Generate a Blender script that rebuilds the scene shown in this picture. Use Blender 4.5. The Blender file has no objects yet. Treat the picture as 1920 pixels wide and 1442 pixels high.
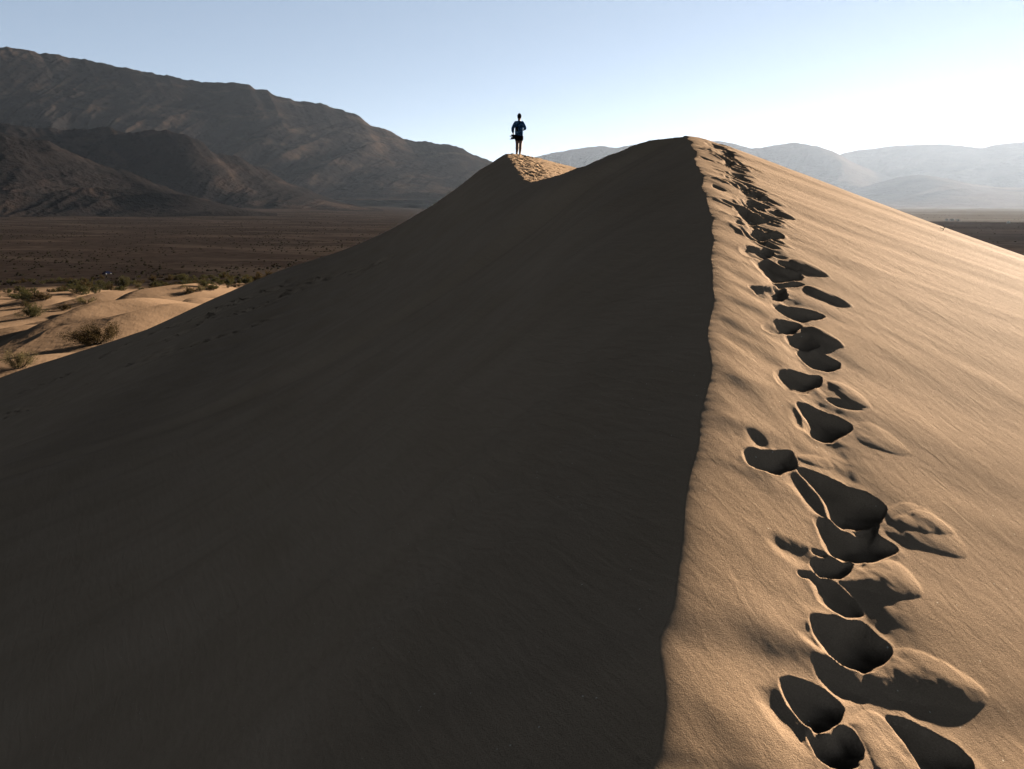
import bpy, math, random
import numpy as np
from mathutils import Vector, Matrix

# ------------------------------------------------------------------ camera, sky, sun, exposure
SC = bpy.context.scene
COL = SC.collection
F_PX, CX, CY, HOR = 1507.0, 960.0, 721.0, 385.0      # focal length in photo pixels, centre, horizon row
PITCH = math.atan((CY - HOR) / F_PX)
SUN_EL, SUN_AZ = math.radians(12.0), math.radians(41.0)

cam_d = bpy.data.cameras.new('camera')
cam_d.sensor_width = 36.0
cam_d.lens = 36.0 * F_PX / 1920.0
cam_d.clip_start = 0.05
cam_d.clip_end = 200000.0
cam = bpy.data.objects.new('camera', cam_d)
COL.objects.link(cam)
cam.location = (0, 0, 0)
cam.rotation_euler = (math.radians(90) - PITCH, 0, 0)
SC.camera = cam

world = bpy.data.worlds.new('World')
SC.world = world
world.use_nodes = True
wn = world.node_tree.nodes
wl = world.node_tree.links
for n in list(wn): wn.remove(n)
w_out = wn.new('ShaderNodeOutputWorld')
w_bg = wn.new('ShaderNodeBackground')
w_sky = wn.new('ShaderNodeTexSky')
w_sky.sky_type = 'NISHITA'
w_sky.sun_disc = False
w_sky.sun_elevation = SUN_EL
w_sky.sun_rotation = SUN_AZ
w_sky.altitude = 0
w_sky.air_density = 0.4
w_sky.dust_density = 0.0
w_sky.ozone_density = 1.0
w_bg.inputs['Strength'].default_value = 0.08
w_gam = wn.new('ShaderNodeGamma'); w_gam.inputs['Gamma'].default_value = 0.5
w_hs = wn.new('ShaderNodeHueSaturation'); w_hs.inputs['Saturation'].default_value = 0.98; w_hs.inputs['Value'].default_value = 1.03
wl.new(w_sky.outputs[0], w_gam.inputs['Color'])
wl.new(w_gam.outputs[0], w_hs.inputs['Color'])
# added ramp: dims the sky above the view to deepen the dune's shade
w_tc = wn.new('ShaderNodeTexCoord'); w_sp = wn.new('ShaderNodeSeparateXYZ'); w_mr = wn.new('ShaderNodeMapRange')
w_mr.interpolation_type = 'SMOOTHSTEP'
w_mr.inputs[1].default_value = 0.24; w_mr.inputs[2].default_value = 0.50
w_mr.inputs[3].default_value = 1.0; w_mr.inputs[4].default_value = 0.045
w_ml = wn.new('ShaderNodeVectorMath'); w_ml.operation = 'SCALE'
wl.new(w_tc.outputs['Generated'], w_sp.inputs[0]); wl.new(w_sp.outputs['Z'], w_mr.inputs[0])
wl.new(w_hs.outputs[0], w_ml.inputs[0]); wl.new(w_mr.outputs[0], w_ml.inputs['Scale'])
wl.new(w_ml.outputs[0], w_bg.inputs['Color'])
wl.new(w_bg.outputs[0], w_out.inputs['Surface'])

sun_d = bpy.data.lights.new('sun', 'SUN')
sun_d.energy = 5.0
sun_d.angle = math.radians(0.53)
sun_d.color = (1.0, 0.84, 0.66)
sun = bpy.data.objects.new('sun', sun_d)
COL.objects.link(sun)
S = Vector((math.sin(SUN_AZ) * math.cos(SUN_EL), math.cos(SUN_AZ) * math.cos(SUN_EL), math.sin(SUN_EL)))
sun.rotation_euler = S.to_track_quat('Z', 'Y').to_euler()
sun.location = (60, 60, 40)

SC.view_settings.view_transform = 'Standard'
SC.view_settings.look = 'None'
SC.view_settings.gamma = 1.0
SC.view_settings.exposure = 2.05
SC.render.engine = 'CYCLES'
SC.cycles.max_bounces = 5
SC.cycles.diffuse_bounces = 0
SC.cycles.glossy_bounces = 1
SC.cycles.volume_bounces = 0
SC.cycles.transparent_max_bounces = 6
SC.cycles.use_denoising = True
SC.cycles.sample_clamp_indirect = 4.0

HAZE_COLOR = (0.60, 0.74, 0.96, 1)
HAZE_DENSITY = 0.75e-5
HAZE_G = 0.47

# ------------------------------------------------------------------ helpers
def pdir(px, py):
    """direction of a photo pixel (x right, y ahead, z up) scaled so that y = 1"""
    a = (np.asarray(px, float) - CX) / F_PX
    b = (CY - np.asarray(py, float)) / F_PX
    c, s = math.cos(PITCH), math.sin(PITCH)
    y = c + b * s
    z = -s + b * c
    return a / y, z / y

def tag(o, label=None, cat=None, group=None, kind=None):
    if label: o['label'] = label
    if cat: o['category'] = cat
    if group: o['group'] = group
    if kind: o['kind'] = kind
    return o

def _hash(ix, iy, seed):
    h = (ix.astype(np.int64) * 374761393 + iy.astype(np.int64) * 668265263 + seed * 974634777) & 0xFFFFFFFF
    h = ((h ^ (h >> 13)) * 1274126177) & 0xFFFFFFFF
    h = ((h ^ (h >> 16)) * 2246822519) & 0xFFFFFFFF
    return ((h ^ (h >> 15)) & 0xFFFFFF) / float(0xFFFFFF)

def noise(x, y, seed=0):
    """smooth gradient noise in -1..1"""
    x = np.asarray(x, float); y = np.asarray(y, float)
    x, y = np.broadcast_arrays(x, y)
    ix = np.floor(x); iy = np.floor(y)
    fx = x - ix; fy = y - iy
    u = fx * fx * fx * (fx * (fx * 6 - 15) + 10)
    v = fy * fy * fy * (fy * (fy * 6 - 15) + 10)
    def g(dx, dy):
        a = _hash(ix + dx, iy + dy, seed) * 2 * math.pi
        return np.cos(a) * (fx - dx) + np.sin(a) * (fy - dy)
    n0 = g(0, 0) * (1 - u) + g(1, 0) * u
    n1 = g(0, 1) * (1 - u) + g(1, 1) * u
    return (n0 * (1 - v) + n1 * v) * 1.5

def fbm(x, y, octv=4, seed=0, gain=0.5, ridged=False):
    out = 0; amp = 1; tot = 0
    for k in range(octv):
        n = noise(x * 2 ** k, y * 2 ** k, seed + k * 17)
        if ridged: n = 1 - 2 * np.abs(n)
        out = out + amp * n
        tot += amp; amp *= gain
    return out / tot

def pinterp(x, xs, ys):
    """smooth monotone (pchip) interpolation with flat-slope extrapolation"""
    xs = np.asarray(xs, float); ys = np.asarray(ys, float)
    h = np.diff(xs); d = np.diff(ys) / h
    m = np.zeros_like(xs)
    for i in range(1, len(xs) - 1):
        if d[i - 1] * d[i] > 0:
            w1 = 2 * h[i] + h[i - 1]; w2 = h[i] + 2 * h[i - 1]
            m[i] = (w1 + w2) / (w1 / d[i - 1] + w2 / d[i])
    m[0] = d[0]; m[-1] = d[-1]
    x = np.asarray(x, float)
    i = np.clip(np.searchsorted(xs, x) - 1, 0, len(xs) - 2)
    t = (x - xs[i]) / h[i]
    tc = np.clip(t, 0, 1)
    r = ((2 * tc ** 3 - 3 * tc ** 2 + 1) * ys[i] + (tc ** 3 - 2 * tc ** 2 + tc) * h[i] * m[i]
         + (-2 * tc ** 3 + 3 * tc ** 2) * ys[i + 1] + (tc ** 3 - tc ** 2) * h[i] * m[i + 1])
    return r + np.where(t < 0, t * h[i] * m[0], 0) + np.where(t > 1, (t - 1) * h[i] * m[-1], 0)

def sstep(a, b, x):
    t = np.clip((x - a) / (b - a), 0, 1)
    return t * t * (3 - 2 * t)

def grid_object(name, X, Y, Z, mat, kind=None, smooth=True):
    nr, nc = X.shape
    me = bpy.data.meshes.new(name)
    co = np.stack([X, Y, Z], -1).reshape(-1, 3).astype(np.float32)
    idx = np.arange(nr * nc, dtype=np.int32).reshape(nr, nc)
    q = np.stack([idx[:-1, :-1], idx[:-1, 1:], idx[1:, 1:], idx[1:, :-1]], -1).reshape(-1, 4)
    me.vertices.add(len(co)); me.vertices.foreach_set('co', co.ravel())
    me.loops.add(q.size); me.loops.foreach_set('vertex_index', q.ravel())
    me.polygons.add(len(q))
    me.polygons.foreach_set('loop_start', np.arange(0, q.size, 4, dtype=np.int32))
    me.polygons.foreach_set('use_smooth', np.full(len(q), smooth, dtype=bool))
    me.update(calc_edges=True)
    me.materials.append(mat)
    o = bpy.data.objects.new(name, me)
    COL.objects.link(o)
    if kind: o['kind'] = kind
    return o

# ------------------------------------------------------------------ materials
def new_mat(name):
    m = bpy.data.materials.new(name)
    m.use_nodes = True
    nt = m.node_tree
    b = nt.nodes['Principled BSDF']
    b.inputs['Roughness'].default_value = 0.95
    b.inputs['Specular IOR Level'].default_value = 0.0
    return m, nt, b

class NT:
    def __init__(s, nt): s.nt = nt
    def n(s, t, **kw):
        nd = s.nt.nodes.new(t)
        for k, v in kw.items():
            if k in nd.inputs.keys(): nd.inputs[k].default_value = v
            else: setattr(nd, k, v)
        return nd
    def l(s, a, b): s.nt.links.new(a, b)
    def coords(s, scale=(1, 1, 1), rot=(0, 0, 0)):
        g = s.n('ShaderNodeNewGeometry')
        r = s.n('ShaderNodeMapping'); r.inputs['Rotation'].default_value = rot
        s.l(g.outputs['Position'], r.inputs['Vector'])
        m = s.n('ShaderNodeMapping'); m.inputs['Scale'].default_value = scale
        s.l(r.outputs[0], m.inputs['Vector'])
        return m.outputs[0]
    def noise(s, vec, scale, detail=2.0, rough=0.5, dist=0.0):
        n = s.n('ShaderNodeTexNoise')
        n.inputs['Scale'].default_value = scale; n.inputs['Detail'].default_value = detail
        n.inputs['Roughness'].default_value = rough; n.inputs['Distortion'].default_value = dist
        s.l(vec, n.inputs['Vector'])
        return n.outputs['Fac']
    def ramp(s, fac, stops):
        r = s.n('ShaderNodeValToRGB')
        while len(r.color_ramp.elements) < len(stops): r.color_ramp.elements.new(0.5)
        for e, (p, c) in zip(r.color_ramp.elements, stops):
            e.position = p; e.color = (c, c, c, 1) if isinstance(c, (int, float)) else (*c, 1)
        s.l(fac, r.inputs[0])
        return r.outputs[0]
    def mix(s, fac, a, b, mode='MIX'):
        m = s.n('ShaderNodeMix', data_type='RGBA', blend_type=mode)
        for v, k in ((fac, 0), (a, 6), (b, 7)):
            if hasattr(v, 'is_linked') or hasattr(v, 'links'): s.l(v, m.inputs[k])
            else: m.inputs[k].default_value = v if isinstance(v, (int, float)) else (*v, 1)
        return m.outputs[2]
    def math(s, op, a, b=0.0):
        m = s.n('ShaderNodeMath', operation=op)
        for v, k in ((a, 0), (b, 1)):
            if isinstance(v, (int, float)): m.inputs[k].default_value = v
            else: s.l(v, m.inputs[k])
        return m.outputs[0]
    def bump(s, height, dist, strength=1.0, normal=None):
        b = s.n('ShaderNodeBump')
        b.inputs['Strength'].default_value = strength; b.inputs['Distance'].default_value = dist
        s.l(height, b.inputs['Height'])
        if normal is not None: s.l(normal, b.inputs['Normal'])
        return b.outputs[0]

SAND = (0.405, 0.286, 0.190)
def sand_material():
    m, nt, b = new_mat('dune_sand')
    N = NT(nt)
    p = N.coords()
    big = N.noise(p, 1.3, 3)
    grain = N.noise(p, 210, 3, 0.8)
    mid = N.noise(p, 60, 3, 0.6)
    c1 = N.ramp(big, [(0.3, (SAND[0] * .93, SAND[1] * .92, SAND[2] * .90)), (0.7, (SAND[0] * 1.05, SAND[1] * 1.05, SAND[2] * 1.06))])
    c2 = N.mix(N.ramp(grain, [(0.35, 0.0), (0.7, 1.0)]), (0.80, 0.78, 0.76), (1.15, 1.15, 1.15))
    col = N.mix(1.0, c1, c2, 'MULTIPLY')
    # sun glints on quartz grains, painted as pale specks in the base colour
    vo = N.n('ShaderNodeTexVoronoi'); vo.inputs['Scale'].default_value = 26; vo.feature = 'F1'
    N.l(p, vo.inputs['Vector'])
    spot = N.math('LESS_THAN', vo.outputs['Distance'], 0.075)
    sep = N.n('ShaderNodeSeparateColor'); N.l(vo.outputs['Color'], sep.inputs[0])
    rare = N.math('GREATER_THAN', sep.outputs[0], 0.86)
    gl = N.math('MULTIPLY', spot, rare)
    col = N.mix(gl, col, (0.72, 0.62, 0.48))
    N.l(col, b.inputs['Base Color'])
    # wind ripples, long in the downhill direction
    rp = N.coords(scale=(1, 0.16, 1), rot=(0, 0, math.radians(-28)))
    ripple = N.noise(rp, 15.0, 3, 0.5, 0.5)
    rp2 = N.coords(scale=(1, 0.22, 1), rot=(0, 0, math.radians(-40)))
    ripple2 = N.noise(rp2, 34.0, 2, 0.5, 0.3)
    n1 = N.bump(ripple, 0.0065)
    n2 = N.bump(ripple2, 0.0014, 1.0, n1)
    n3 = N.bump(mid, 0.0014, 1.0, n2)
    n4 = N.bump(grain, 0.0030, 1.0, n3)
    N.l(n4, b.inputs['Normal'])
    b.inputs['Roughness'].default_value = 0.85
    b.inputs['Specular IOR Level'].default_value = 0.006
    return m

def floor_material():
    m, nt, b = new_mat('valley_ground')
    N = NT(nt)
    at = N.n('ShaderNodeAttribute', attribute_name='sand')
    p = N.coords()
    sand_c = N.ramp(N.noise(p, 0.05, 4), [(0.3, (0.22, 0.148, 0.096)), (0.7, (0.27, 0.182, 0.118))])
    pe = N.coords(scale=(1, 1, 1))
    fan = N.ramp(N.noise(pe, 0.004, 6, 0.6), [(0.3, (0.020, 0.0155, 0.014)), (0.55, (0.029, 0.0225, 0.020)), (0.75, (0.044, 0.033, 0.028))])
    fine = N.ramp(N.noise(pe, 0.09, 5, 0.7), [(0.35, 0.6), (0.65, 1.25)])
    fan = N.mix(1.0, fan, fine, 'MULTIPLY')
    wash = N.ramp(N.noise(N.coords(scale=(.25, 1, 1), rot=(0, 0, .5)), 0.011, 5, .6, 1.2), [(.50, 0.0), (.60, .55), (.66, 0.0)])
    fan = N.mix(wash, fan, (0.060, 0.048, 0.041))
    salt = N.n('ShaderNodeAttribute', attribute_name='salt')
    fan = N.mix(salt.outputs['Fac'], fan, (0.20, 0.19, 0.18))
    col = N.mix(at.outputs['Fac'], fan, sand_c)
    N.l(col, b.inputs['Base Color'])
    n1 = N.bump(N.noise(p, 0.6, 3), 0.10)
    rp = N.coords(scale=(1, 0.12, 1), rot=(0, 0, math.radians(-20)))
    n2 = N.bump(N.noise(rp, 3.5, 2), 0.018, 1.0, n1)
    N.l(n2, b.inputs['Normal'])
    return m

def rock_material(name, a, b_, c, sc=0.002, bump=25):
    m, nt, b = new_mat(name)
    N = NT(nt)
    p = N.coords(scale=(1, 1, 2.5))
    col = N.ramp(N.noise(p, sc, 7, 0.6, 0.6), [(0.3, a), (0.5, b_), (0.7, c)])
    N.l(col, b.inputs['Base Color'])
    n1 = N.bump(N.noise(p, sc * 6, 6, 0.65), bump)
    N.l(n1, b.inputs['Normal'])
    return m

M_SAND = sand_material()
M_FLOOR = floor_material()
M_ROCK = rock_material('brown_rock', (0.010, 0.0092, 0.0096), (0.014, 0.0118, 0.0118), (0.055, 0.039, 0.031), 0.0022, 14)  # palest rock tone is lightened in the colour to show sunlit streaks
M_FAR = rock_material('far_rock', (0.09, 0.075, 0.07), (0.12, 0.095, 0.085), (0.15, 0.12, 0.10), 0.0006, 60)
#MATS_END

# ------------------------------------------------------------------ the big dune: crest line in plan
EYE = 1.8
CREST_Y = [-60, -20, -8, 0, 2, 4, 6, 8, 9.5, 10.4, 11, 11.4, 12.2, 13.5, 16, 19, 22, 25, 29, 32, 34.0, 35.0, 37.5, 60, 120]
def _zc0(y): return -EYE + .32 * y - .0065 * y * y
_pk = [(13.5, 1085, 315), (16, 1040, 331), (19, 1000, 341), (22, 985, 338), (25, 973, 325), (29, 960, 306), (32, 952, 294), (34.0, 949, 289)]
CREST_Z = [-26, -8.5, -4.5, -EYE] + [_zc0(y) for y in (2, 4, 6, 8, 9.5, 10.4)] + [float(pdir(1283, 256)[1]) * 11, float(pdir(1222, 263)[1]) * 11.4, float(pdir(1150, 289)[1]) * 12.2]
CREST_Z += [float(pdir(px, py)[1]) * y for y, px, py in _pk] + [2.05, 1.2, -10, -45]
def crest_z(y): return pinterp(y, CREST_Y, CREST_Z)
_cp = [(1222, 1442), (1238, 1395), (1247, 1300), (1236, 1215), (1262, 1135), (1271, 1070), (1281, 1000), (1284, 940), (1296, 880),
       (1308, 835), (1311, 785), (1325, 735), (1333, 690), (1328, 655), (1327, 615), (1333, 580), (1337, 530), (1337, 500), (1334, 470), (1336, 440),
       (1331, 405), (1325, 378), (1318, 350), (1312, 330), (1308, 312), (1301, 290), (1298, 278), (1292, 264)]
_cx = []
_ys = np.linspace(0.8, 11.0, 4000)
for px, py in _cp:
    k = np.argmin(np.abs(crest_z(_ys) / _ys - float(pdir(px, py)[1])))
    _cx.append((_ys[k], float(pdir(px, py)[0]) * _ys[k]))
_cx = sorted(_cx)
_keep = [_cx[0]]
for a in _cx[1:]:
    if a[0] - _keep[-1][0] > 0.05 and a[0] < 10.7: _keep.append(a)
_cx = [(-60, -12), (-8, -1.0), (0.5, 0.02), (1.2, _keep[0][1] - .07)] + _keep + [(11, float(pdir(1283, 256)[0]) * 11)]
_cx += [(11.4, float(pdir(1222, 263)[0]) * 11.4), (12.2, float(pdir(1150, 289)[0]) * 12.2)] + [(y, float(pdir(px, py)[0]) * y) for y, px, py in _pk] + [(38, -1.2), (60, -8), (120, -30)]
CX_Y = [a[0] for a in _cx]; CX_X = [a[1] for a in _cx]
def crest_x(y): return pinterp(y, CX_Y, CX_X)

# left (slip) face: drop below the crest against distance left of it, read off the far outline
_sil = [(900, 318), (860, 350), (820, 380), (770, 412), (720, 440), (640, 475), (510, 515), (400, 562), (250, 627), (120, 672), (0, 715)]
_w = [0.0]; _d = [0.0]
for px, py in _sil:
    a, b = pdir(px, py)
    _w.append(float(crest_x(34.0)) - float(a) * 34.0); _d.append(float(crest_z(34.0)) - float(b) * 34.0)
_w += [_w[-1] + 12, _w[-1] + 100]; _d += [_d[-1] + 4.6, _d[-1] + 42]
def left_drop(w): return pinterp(w, _w, _d)
G_Y = [-10, 0, 4, 7, 9, 11, 14, 20, 27, 34, 60]
G_G = [.32, .32, .32, .33, .34, .375, .40, .42, .36, .30, .3]
G_R = [.1, .10, .12, .15, .2, .30, .6, 1.0, 1.4, 1.6, 2.0]
def right_drop(v, y):
    g = np.interp(y, G_Y, G_G); r0 = np.interp(y, G_Y, G_R)
    return g * v * v / (v + r0) - 0.008 * np.clip(v - 2, 0, 4) ** 2
def base_height(x, y):
    v = x - crest_x(y)
    return crest_z(y) - np.where(v < 0, left_drop(np.maximum(-v, 0)), right_drop(np.maximum(v, 0), y))

def unproject(px, py, ymax=13.0):
    """plan position on the undisturbed dune of a photo pixel"""
    a, b = pdir(px, py)
    ys = np.geomspace(0.9, ymax, 1600)
    f = ys * b - base_height(ys * a, ys)
    k = np.where(f < 0)[0]
    if len(k) == 0 or k[0] == 0: return float(a) * 10.9, 10.9
    k = k[0]; t = f[k - 1] / (f[k - 1] - f[k])
    y = ys[k - 1] + t * (ys[k] - ys[k - 1])
    return float(a) * y, y

# ------------------------------------------------------------------ dune surface detail
#   polygons read off in enlarged crops of the photo: (x offset, y offset, scale)
ZA, ZB, ZC, ZD = (1180, 960, 2.595), (1280, 560, 3.0), (1360, 450, 6.27), (1300, 250, 6.27)
PITS = [  # crop, depth, outline
 (ZA, .075, [(880,1045),(960,1060),(1010,1020),(1060,1010),(1110,1045),(1165,1130),(1140,1175),(1080,1200),(1010,1205),(950,1180),(890,1100)]),
 (ZA, .022, [(600,870),(700,830),(880,1000),(900,1180),(960,1215),(860,1150),(740,1070),(650,980)]),
 (ZA, .070, [(740,800),(830,805),(900,825),(1000,870),(1060,930),(1050,960),(990,1010),(920,1030),(880,1025),(840,960),(790,880)]),
 (ZA, .085, [(1250,960),(1320,975),(1440,1030),(1560,1100),(1640,1160),(1675,1220),(1660,1320),(1500,1320),(1440,1200),(1370,1100),(1310,1030)]),
 (ZA, .030, [(900,690),(1000,720),(1100,800),(1200,885),(1060,910),(980,860),(920,800)]),
 (ZA, .085, [(880,498),(1000,492),(1145,498),(1190,550),(1295,640),(1272,685),(1190,742),(1150,742),(1070,720),(1000,690),(975,640),(930,580)]),
 (ZA, .026, [(800,560),(880,500),(1000,690),(1080,725),(960,690),(860,630)]),
 (ZA, .035, [(820,285),(900,300),(920,430),(1140,490),(1120,430),(1040,350),(960,290)]),
 (ZA, .040, [(905,215),(990,200),(1060,215),(1098,240),(1045,272),(960,282),(912,272)]),
 (ZA, .024, [(650,105),(720,105),(860,150),(905,205),(910,275),(800,245),(700,180)]),
 (ZA, .030, [(860,150),(980,188),(960,205),(900,200)]),
 (ZA, .075, [(915,-10),(1000,38),(1140,45),(1210,10),(1200,90),(1275,130),(1325,185),(1250,212),(1150,212),(1060,200),(980,182),(940,110)]),
 (ZB, .085, [(635,950),(700,945),(830,985),(950,1045),(1080,1095),(1155,1180),(1125,1215),(1015,1252),(940,1250),(860,1225),(820,1150),(790,1090),(720,1010)]),
 (ZB, .030, [(560,1000),(640,950),(860,1235),(770,1200),(670,1130)]),
 (ZB, .065, [(345,830),(480,850),(620,838),(645,890),(660,930),(600,962),(520,972),(440,960),(375,915)]),
 (ZB, .020, [(322,732),(400,738),(480,790),(480,846),(375,820)]),
 (ZB, .075, [(635,575),(690,572),(790,605),(880,650),(948,700),(940,732),(860,768),(780,772),(725,745),(700,700),(680,640)]),
 (ZB, .025, [(600,680),(635,580),(755,772),(655,722)]),
 (ZB, .028, [(780,530),(900,555),(1022,620),(960,626),(860,592)]),
 (ZB, .060, [(540,388),(700,408),(782,420),(790,468),(720,497),(600,503),(558,475),(535,440)]),
 (ZB, .060, [(625,258),(740,278),(850,333),(905,365),(870,388),(760,392),(695,335)]),
 (ZB, .045, [(588,190),(690,178),(760,235),(785,270),(650,268),(600,232)]),
 (ZB, .050, [(500,113),(620,113),(682,150),(640,176),(520,186),(465,176),(505,150)]),
 (ZB, .060, [(495,18),(560,18),(700,48),(818,95),(760,114),(640,112),(560,75)]),
 (ZC, .055, [(275,522),(420,530),(722,486),(722,665),(600,675),(480,655),(380,635),(335,575)]),
 (ZC, .030, [(545,428),(700,462),(860,468),(965,515),(850,518),(730,492),(600,495)]),
 (ZC, .060, [(305,203),(520,188),(640,285),(780,345),(905,395),(930,447),(800,453),(560,432),(460,365),(360,285)]),
 (ZC, .050, [(178,68),(400,68),(505,72),(592,140),(520,188),(350,192),(225,155)]),
 (ZC, .022, [(525,148),(640,163),(765,215),(640,198)]),
 (ZC, .032, [(632,222),(720,238),(840,298),(935,362),(800,335),(680,285)]),
 (ZD, .065, [(565,1108),(640,1093),(820,1108),(950,1158),(1095,1220),(980,1238),(700,1243),(635,1202)]),
 (ZD, .030, [(478,1003),(640,1038),(785,1080),(620,1088),(540,1063)]),
 (ZD, .065, [(452,868),(560,863),(700,928),(850,988),(985,1030),(800,1038),(680,1033),(600,1003),(540,922)]),
 (ZD, .055, [(518,758),(670,748),(760,788),(935,860),(740,873),(620,853),(558,803)]),
 (ZD, .035, [(548,673),(640,678),(760,728),(875,745),(760,743),(620,723)]),
 (ZD, .045, [(508,608),(580,608),(715,675),(580,673)]),
 (ZD, .022, [(818,878),(920,878),(1100,968),(1235,1020),(1080,1003),(900,933)]),
 (ZD, .030, [(398,438),(480,448),(605,490),(560,503),(450,503)]),
 (ZD, .040, [(348,323),(420,318),(512,370),(430,378),(358,352)]),
 (ZD, .040, [(268,193),(350,188),(462,230),(482,282),(400,293),(340,273)]),
 (ZD, .030, [(128,108),(200,113),(365,162),(290,183),(180,152)]),
 (ZD, .022, [(378,498),(530,513),(400,532)]),
 (ZD, .022, [(555,598),(730,628),(870,695),(700,653)]),
 (ZD, .025, [(205,588),(250,593),(395,668),(290,643)]),
 (ZD, .022, [(738,738),(860,758),(1005,843),(880,803)]),
 (ZD, .016, [(60,265),(110,275),(250,330),(160,310)]),
]
LOBES = [  # sand pushed and slid downhill, crop, height, outline
 (ZA, .038, [(1190,690),(1300,620),(1450,670),(1600,760),(1740,870),(1760,915),(1690,980),(1500,940),(1300,890),(1120,780)]),
 (ZA, .040, [(1060,260),(1200,225),(1310,230),(1400,330),(1450,415),(1420,432),(1300,415),(1220,375),(1100,345),(990,305)]),
 (ZA, .028, [(1210,60),(1300,20),(1430,-20),(1560,70),(1665,195),(1640,238),(1520,205),(1350,155)]),
 (ZA, .030, [(1060,1000),(1120,930),(1200,930),(1270,1000),(1400,1180),(1440,1300),(1200,1280),(1170,1130),(1110,1030)]),
 (ZB, .026, [(1160,1140),(1300,1140),(1430,1215),(1570,1330),(1450,1345),(1250,1295),(1130,1220)]),
 (ZB, .024, [(950,690),(1050,685),(1180,765),(1292,862),(1270,888),(1120,855),(960,778)]),
 (ZB, .026, [(790,440),(900,465),(1065,592),(1040,622),(900,555)]),
 (ZB, .022, [(680,145),(760,175),(935,282),(800,258)]),
 (ZB, .018, [(640,860),(800,870),(860,930),(800,940),(660,900)]),
 (ZC, .022, [(740,215),(850,225),(1000,285),(1265,447),(1200,453),(940,365),(800,300)]),
 (ZC, .024, [(900,515),(1000,525),(1300,655),(1535,782),(1440,783),(1200,695),(1000,608)]),
 (ZC, .018, [(880,980),(1020,1010),(1250,1130),(1440,1280),(1300,1260),(1060,1150),(930,1060)]),
 (ZD, .020, [(935,865),(1050,895),(1255,1025),(1050,985)]),
 (ZD, .018, [(840,1110),(1000,1150),(1160,1240),(1010,1230)]),
 (ZD, .014, [(700,700),(860,740),(1160,880),(1000,850)]),
]
RIDGES = [  # soft wind ridges from crest to prints: crop, height, half width (m), line
 (ZB, .012, .055, [(95,640),(250,680),(400,725),(560,780),(700,830)]),
 (ZB, .013, .060, [(80,850),(200,890),(350,960),(480,1000),(580,1010)]),
 (ZB, .010, .050, [(160,390),(300,440),(450,490),(600,520)]),
 (ZB, .014, .050, [(150,75),(300,120),(430,170),(560,200)]),
 (ZA, .013, .075, [(255,330),(400,400),(600,500),(780,580),(900,660),(1000,705)]),
 (ZA, .008, .080, [(300,50),(420,20),(560,60),(700,110)]),
 (ZA, .007, .090, [(200,900),(420,960),(640,1020),(800,1120)]),
 (ZC, .012, .045, [(-180,350),(0,450),(200,530),(400,640),(600,690)]),
 (ZC, .010, .045, [(-190,620),(0,640),(250,760),(480,860)]),
 (ZC, .010, .04, [(-190,120),(0,190),(200,250),(330,270)]),
 (ZD, .010, .05, [(200,880),(350,950),(480,1000),(600,1070)]),
 (ZD, .010, .05, [(190,750),(350,810),(520,860)]),
 (ZD, .010, .05, [(110,600),(300,680),(520,740)]),
 (ZD, .008, .05, [(60,420),(250,520),(450,600)]),
]

LOBE_K, PIT_K = .30, .74
def poly_sdf(x, y, P):
    """signed distance, positive inside the outline P"""
    d = np.full(x.shape, 1e9); inside = np.zeros(x.shape, bool)
    n = len(P)
    for i in range(n):
        ax, ay = P[i]; bx, by = P[(i + 1) % n]
        ex, ey = bx - ax, by - ay
        t = np.clip(((x - ax) * ex + (y - ay) * ey) / (ex * ex + ey * ey + 1e-12), 0, 1)
        d = np.minimum(d, np.hypot(x - ax - t * ex, y - ay - t * ey))
        c = ((ay > y) != (by > y)) & (x < (bx - ax) * (y - ay) / (by - ay + 1e-15) + ax)
        inside ^= c
    return np.where(inside, d, -d)

def chaikin(P, it=2):
    for _ in range(it):
        Q = []
        for i in range(len(P)):
            a = P[i]; b = P[(i + 1) % len(P)]
            Q += [(a[0] * .75 + b[0] * .25, a[1] * .75 + b[1] * .25), (a[0] * .25 + b[0] * .75, a[1] * .25 + b[1] * .75)]
        P = Q
    return P

def plan(crop, pts):
    ox, oy, s = crop
    return [unproject(ox + a / s, oy + b / s) for a, b in pts]

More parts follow.
